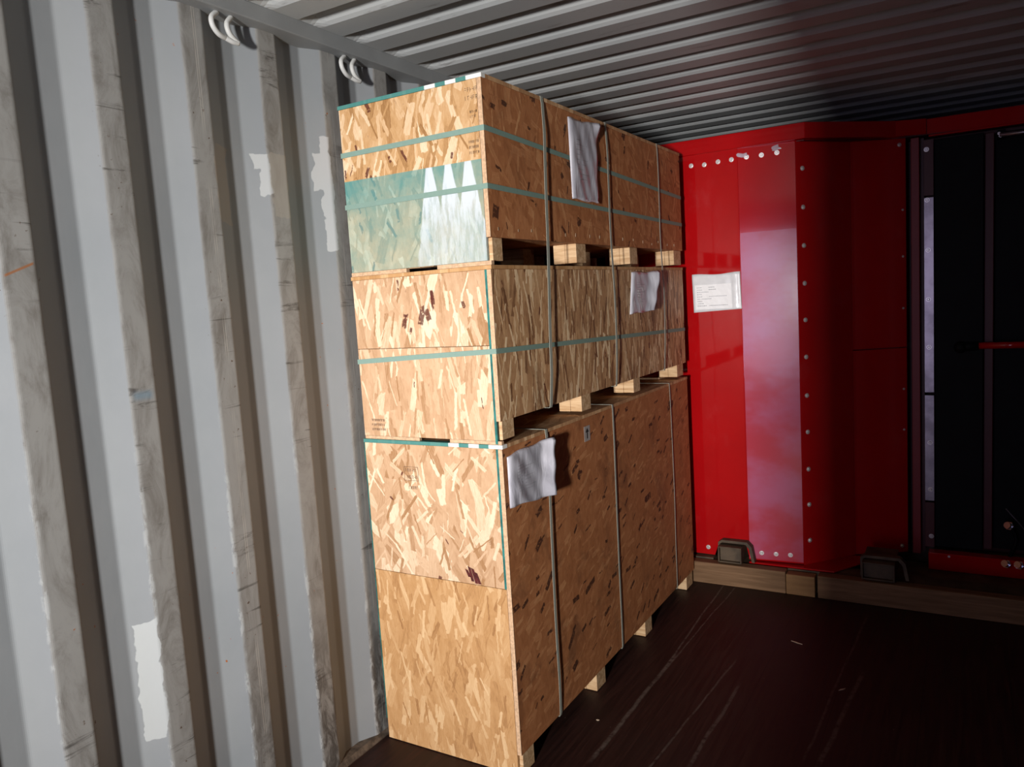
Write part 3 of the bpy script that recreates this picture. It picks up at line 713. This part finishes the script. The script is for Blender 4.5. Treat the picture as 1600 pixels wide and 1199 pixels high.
# header following the front, then over the doorway
wallplate('header', [(0.12, 4.132), (1.222, 4.140), (1.60, 4.50), (1.735, 4.56)], 2.326, 2.404, 0.014, M_red, 0.003)
h2 = wallplate('header', [(1.7355, 4.572), (2.27, 4.585)], 2.322, 2.402, 0.03, M_red, 0.003)
obj('header_lip', B(1.745, 2.27, 4.566, 4.59, 2.312, 2.3215), M_red, mach, bevel=0.002)
obj('bottom_flange', prism([(0.893, 4.128), (1.325, 4.128), (1.46, 4.35), (1.46, 4.45), (0.893, 4.20)], 0.1135, 0.1215), M_red, mach, bevel=0.002)
sl = obj('door_sill', B(1.74, 2.27, 4.50, 4.57, 0.062, 0.155), M_red, mach, bevel=0.004)
for x in (1.835,): bolt(sl, (x, 4.50, 0.142), (0, -1, 0), 0.5)
obj('door_jamb', B(1.664, 1.703, 4.555, 4.62, 0.125, 2.315), M_jamb, mach, bevel=0.003)
obj('door_jamb', B(1.703, 1.722, 4.605, 4.62, 0.125, 2.315), M_dred, mach)
st = obj('mounting_strip', B(1.722, 1.766, 4.58, 4.59, 1.0, 2.01), M_steel, mach, bevel=0.001)
st2 = obj('mounting_strip', B(1.722, 1.766, 4.58, 4.59, 0.415, 0.985), M_steel, mach, bevel=0.001)
st3 = obj('mounting_strip', B(1.722, 1.766, 4.58, 4.59, 2.02, 2.30), M_dred, mach, bevel=0.001)
st4 = obj('mounting_strip', B(1.722, 1.766, 4.58, 4.59, 0.16, 0.405), M_dred, mach, bevel=0.001)
for x, z in ((1.734, 2.252), (1.736, 1.998), (1.740, 1.743), (1.741, 1.489), (1.743, 1.239), (1.746, 0.731), (1.748, 0.477), (1.751, 0.22)):
    bolt(st3 if z > 2.02 else st if z > 1 else st2 if z > 0.41 else st4, (x, 4.58, z), (0, -1, 0))
obj('door_panel', B(1.767, 1.985, 4.60, 4.62, 0.160, 2.30), M_blk, mach, bevel=0.003)
obj('door_panel', B(2.035, 2.27, 4.66, 4.68, 0.160, 2.30), M_blk, mach, bevel=0.003)
obj('door_post', B(1.990, 2.030, 4.63, 4.66, 0.160, 2.30), M_dred, mach, bevel=0.003)
bar = obj('cross_bar', tube([(1.965, 4.575, 1.242), (2.27, 4.578, 1.242)], 0.017, 14), M_red, mach, smooth=True)
kb = bmesh.new(); bmesh.ops.create_uvsphere(kb, u_segments=20, v_segments=12, radius=0.030, matrix=Matrix.Translation((1.885, 4.572, 1.236)))
tube([(1.885, 4.575, 1.236), (1.965, 4.575, 1.242)], 0.022, 14, kb)
obj('bar_knob', kb, M_blk, bar, smooth=True)
obj('rail_handle', tube([(2.05, 4.575, 2.274), (2.27, 4.575, 2.270)], 0.010, 12), M_steel, mach, smooth=True)
gb = obj('gauge_block', B(2.04, 2.075, 4.585, 4.66, 2.262, 2.30), M_blk, mach, bevel=0.003)
for x, z in ((2.04, 2.283), (2.046, 2.27)): bolt(gb, (x+0.008, 4.585, z), (0, -1, 0), 0.6)
def fitting(x, z, y=4.49):
    bm = bmesh.new()
    for a, r in ((0, 0.017), (0.018, 0.022), (0.036, 0.014)):
        d = Vector((0.5, 0.75, -0.35)).normalized(); p = Vector((x, y, z))+d*(a-0.012)
        tube([p, p+d*0.016], r, 6 if a == 0.018 else 14, bm)
    obj('hose_fitting', bm, M_chrome, mach)
fitting(2.098, 0.318, 4.56); fitting(2.085, 0.138); fitting(2.140, 0.138)
obj('hose', tube(smooth_path([(2.11, 4.60, 0.30), (2.135, 4.60, 0.24), (2.12, 4.59, 0.18), (2.10, 4.55, 0.14)]), 0.010, 10), M_blk, mach, smooth=True)
obj('cable', tube(smooth_path([(2.088, 4.58, 0.400), (2.110, 4.58, 0.372), (2.140, 4.58, 0.335), (2.20, 4.60, 0.25)]), 0.0025, 8), M_steel, mach, smooth=True)
# body behind
bm = bmesh.new(); box(bm, 0.12, 2.25, 4.70, 5.7, 0.13, 2.32); box(bm, 0.12, 1.60, 4.60, 4.70, 0.13, 2.32); box(bm, 0.12, 1.15, 4.20, 4.60, 0.24, 2.30)
obj('housing', bm, M_dred, mach)
obj('roof_plate', prism([(0.12, 4.17), (1.21, 4.18), (1.58, 4.54), (2.25, 4.62), (2.25, 5.7), (0.12, 5.7)], 2.322, 2.325), M_dred, mach)
bm = bmesh.new()
box(bm, 0.12, 0.70, 4.115, 4.17, 0.0, 0.125); box(bm, 0.12, 2.26, 4.125, 4.24, 0.0, 0.112); box(bm, 1.46, 2.26, 4.24, 4.60, 0.0, 0.06); box(bm, 0.2, 2.2, 4.7, 5.6, 0.0, 0.125)
obj('base_frame', bm, M_base, mach)
def pocket(x0, x1):
    bm = bmesh.new(); t_ = 0.007; y0_, y1_ = 4.112, 4.32; z0_, z1_ = 0.1125, 0.213
    y0_ = 4.06
    box(bm, x0, x0+t_, y0_, y1_, z0_+0.012, z1_); box(bm, x1-t_, x1, y0_, y1_, z0_+0.012, z1_); box(bm, x0+t_, x1-t_, y0_, y1_, z1_-t_, z1_); box(bm, x0+t_, x1-t_, y0_, y1_, z0_+0.012, z0_+0.012+t_)
    box(bm, x0+t_, x1-t_, y0_+0.02, y0_+0.026, z0_+0.012+t_, z1_-t_)
    obj('fork_pocket', bm, M_base, mach, bevel=0.002)
    obj('fork_pocket_arch', prism([(x0-0.01, 0.1255), (x0-0.01, 0.222), (x0+0.01, 0.236), (x1+0.02, 0.236), (x1+0.045, 0.21), (x1+0.06, 0.1255), (x1+0.045, 0.1255), (x1+0.03, 0.20), (x1+0.012, 0.222), (x0+0.012, 0.222), (x0, 0.2145), (x0, 0.1255)], 4.105, 4.147, 'y'), M_base, mach)
pocket(0.742, 0.868); pocket(1.462, 1.612)

# timber laid on the floor in front of the machine
def timber_mat(name, a, b):
    t = NT(name); P = t.coord(); g = t.noise(t.scale(P, (3, 30, 45)), 1.0, 6, 0.6, 0.5)
    t.set(t.mix(t.sstep(g, 0.3, 0.72), a, b), 0.7, 0, 0.3); return t.m
M_tim = timber_mat('brown_timber', (0.14, 0.075, 0.035), (0.24, 0.135, 0.07))
M_tim2 = timber_mat('ochre_timber', (0.20, 0.10, 0.04), (0.28, 0.155, 0.065))
for x0, x1, mt, lb in ((0.08, 1.098, M_tim, 'brown timber beam on the floor running out from behind the crates'), (1.100, 1.243, M_tim2, 'short ochre timber block fitted between the two long beams'), (1.256, 2.26, M_tim, 'long dim timber beam on the floor under the machine doorway')):
    o = obj('timber_beam', B(x0, x1, 4.045, 4.108, 0.0005, 0.118 if x0 != 1.100 else 0.108), mt, bevel=0.004, origin=((x0+x1)/2, 4.07, 0)); tagp(o, lb, 'timber beam')

# document pouch on the machine
root = thing('document_pouch', (0.755, 4.145, 1.494), 'white paper in a clear pouch stuck on the flat red machine panel', 'document pouch')
nu, nv = 24, 16; bm = bmesh.new()
def PP(u, v, off=0.0):
    x = 0.627+0.258*u+0.004*v; z = 1.692-0.198*v+0.006*math.sin(7*u+1)*(1-v)*(0.6 if v < 0.02 else 0.0)+(0.010*(u-0.5))*(v > 0.98)
    y = 4.1475-0.0022-off-0.0012*math.sin(22*u+9*v)*math.sin(13*v+2*u)-0.0035*max(0, math.sin((u-0.84)*40))*(u > 0.84)*(u < 0.97)
    return (x, y, z)
g = [[bm.verts.new(PP(i/nu, j/nv)) for i in range(nu+1)] for j in range(nv+1)]
for j in range(nv):
    for i in range(nu): bm.faces.new((g[j][i], g[j][i+1], g[j+1][i+1], g[j+1][i]))
M_film2 = NT('white_pouch_film'); _v = M_film2.coord(); _f = M_film2.noise(_v, 22, 4)
M_film2.set(M_film2.mix(_f, (0.66, 0.67, 0.70), (0.86, 0.86, 0.88)), 0.28, 0, 0.5); M_film2.bump(_f, 0.5, 0.004)
o = obj('pouch_film', bm, M_film2.m, root, smooth=True); sdm = o.modifiers.new('solid', 'SOLIDIFY'); sdm.thickness = 0.0012; sdm.offset = 0
bm = bmesh.new(); g = [[bm.verts.new(PP(0.05+0.76*i/10, 0.28+0.66*j/6, 0.0016)) for i in range(11)] for j in range(7)]
for j in range(6):
    for i in range(10): bm.faces.new((g[j][i], g[j][i+1], g[j+1][i+1], g[j+1][i]))
pp = obj('paper', bm, plain('bright_paper', (0.95, 0.95, 0.97), 0.5, 0, 0.01), root)
bm = bmesh.new(); rnd = random.Random(4)
for k in range(9):
    v0 = 0.345+0.062*k; segs = [(0.09, 0.09+rnd.uniform(0.08, 0.2)), (0.34, 0.34+rnd.uniform(0.1, 0.4))] if k in (0, 1, 4, 8) else [(0.09, 0.09+rnd.uniform(0.08, 0.3))]
    for a, b in segs:
        u = a
        while u < b:
            du = rnd.uniform(0.012, 0.035)
            v = [bm.verts.new(PP(*q, 0.0022)) for q in ((u, v0), (min(b, u+du), v0), (min(b, u+du), v0+0.018), (u, v0+0.018))]; bm.faces.new(v); u += du+0.008
obj('printed_lines', bm, M_print, pp)

# ------------------------------------------------------------------ lashing rings under the top rail
M_ring = plain('painted_steel_rod', (0.62, 0.63, 0.62), 0.5, 0, 0.05, 20)
for y0_, lb in ((1.611, 'steel lashing ring welded under the top rail, nearer the camera'), (2.154, 'steel lashing ring under the top rail, just left of the crate stack')):
    path = [(0.020, y0_+0.018, 2.511), (0.024, y0_-0.006, 2.490), (0.026, y0_-0.006, 2.466), (0.024, y0_+0.014, 2.448), (0.020, y0_+0.040, 2.444), (0.026, y0_+0.062, 2.436), (0.028, y0_+0.082, 2.436), (0.026, y0_+0.066, 2.446), (0.026, y0_+0.050, 2.462), (0.024, y0_+0.048, 2.486), (0.020, y0_+0.070, 2.511)]
    bm = tube(smooth_path([path[0], path[1], path[2], path[3], path[4]], 6), 0.0078, 12)
    tube(smooth_path([path[10], path[9], path[8], path[7], path[6]], 6), 0.0078, 12, bm)
    tube(smooth_path([path[4], path[5], path[6]], 4), 0.0074, 12, bm)
    o = obj('lashing_ring', bm, M_ring, origin=(0.03, y0_+0.03, 2.44), smooth=True); tagp(o, lb, 'lashing ring')

# ------------------------------------------------------------------ splinters on the floor
M_chip = plain('pale_splinter', (0.75, 0.58, 0.42), 0.6)
for (x, y, L, a, lb) in ((1.254, 3.485, 0.055, -0.35, 'bright wood splinter lying alone on the floor in front of the short ochre block'),
                         (1.49, 3.13, 0.035, 0.9, 'pale splinter at the middle of the dark floor, lower of the two largest'),
                         (0.70, 2.53, 0.012, 0.3, 'tiny pale chip on the floor beside the bottom crate')):
    d = Vector((math.cos(a), math.sin(a), 0)); n = Vector((-d.y, d.x, 0))
    bm = bmesh.new(); p = Vector((x, y, 0.0))
    A = [p-d*L/2, p-d*L*0.1+n*0.004, p+d*L/2, p+d*L*0.1-n*0.003]
    lo = [bm.verts.new(q+Vector((0, 0, 0.0003))) for q in A]; hi = [bm.verts.new(q+Vector((0, 0, 0.003))) for q in A]
    bm.faces.new(lo[::-1]); bm.faces.new(hi)
    for k in range(4): bm.faces.new((lo[k], lo[(k+1) % 4], hi[(k+1) % 4], hi[k]))
    o = obj('wood_splinter', bm, M_chip, origin=(x, y, 0)); tagp(o, lb, 'splinter')

# ------------------------------------------------------------------ unseen crate-shaped blocker, added behind the camera to shade the right-hand side
bo = (2.0, -0.8, 0.0)
o_b = osb('strand_board_blocker', 'xz', bo, 31.0, 0.0, 1.4, BROWN, 0.0, 0.6, layers=3)
rc = thing('shipping_crate', bo, 'added unseen light blocker, a tall strand-board box behind the camera against the right wall', 'crate')
obj('blocker_body', B(1.627, 2.30, -1.10, -0.50, 0.10, 2.46), o_b, rc, bevel=0.002)
for xx in (1.67, 2.2): obj('blocker_runner', B(xx, xx+0.09, -1.09, -0.51, 0.001, 0.099), M_pine, rc)
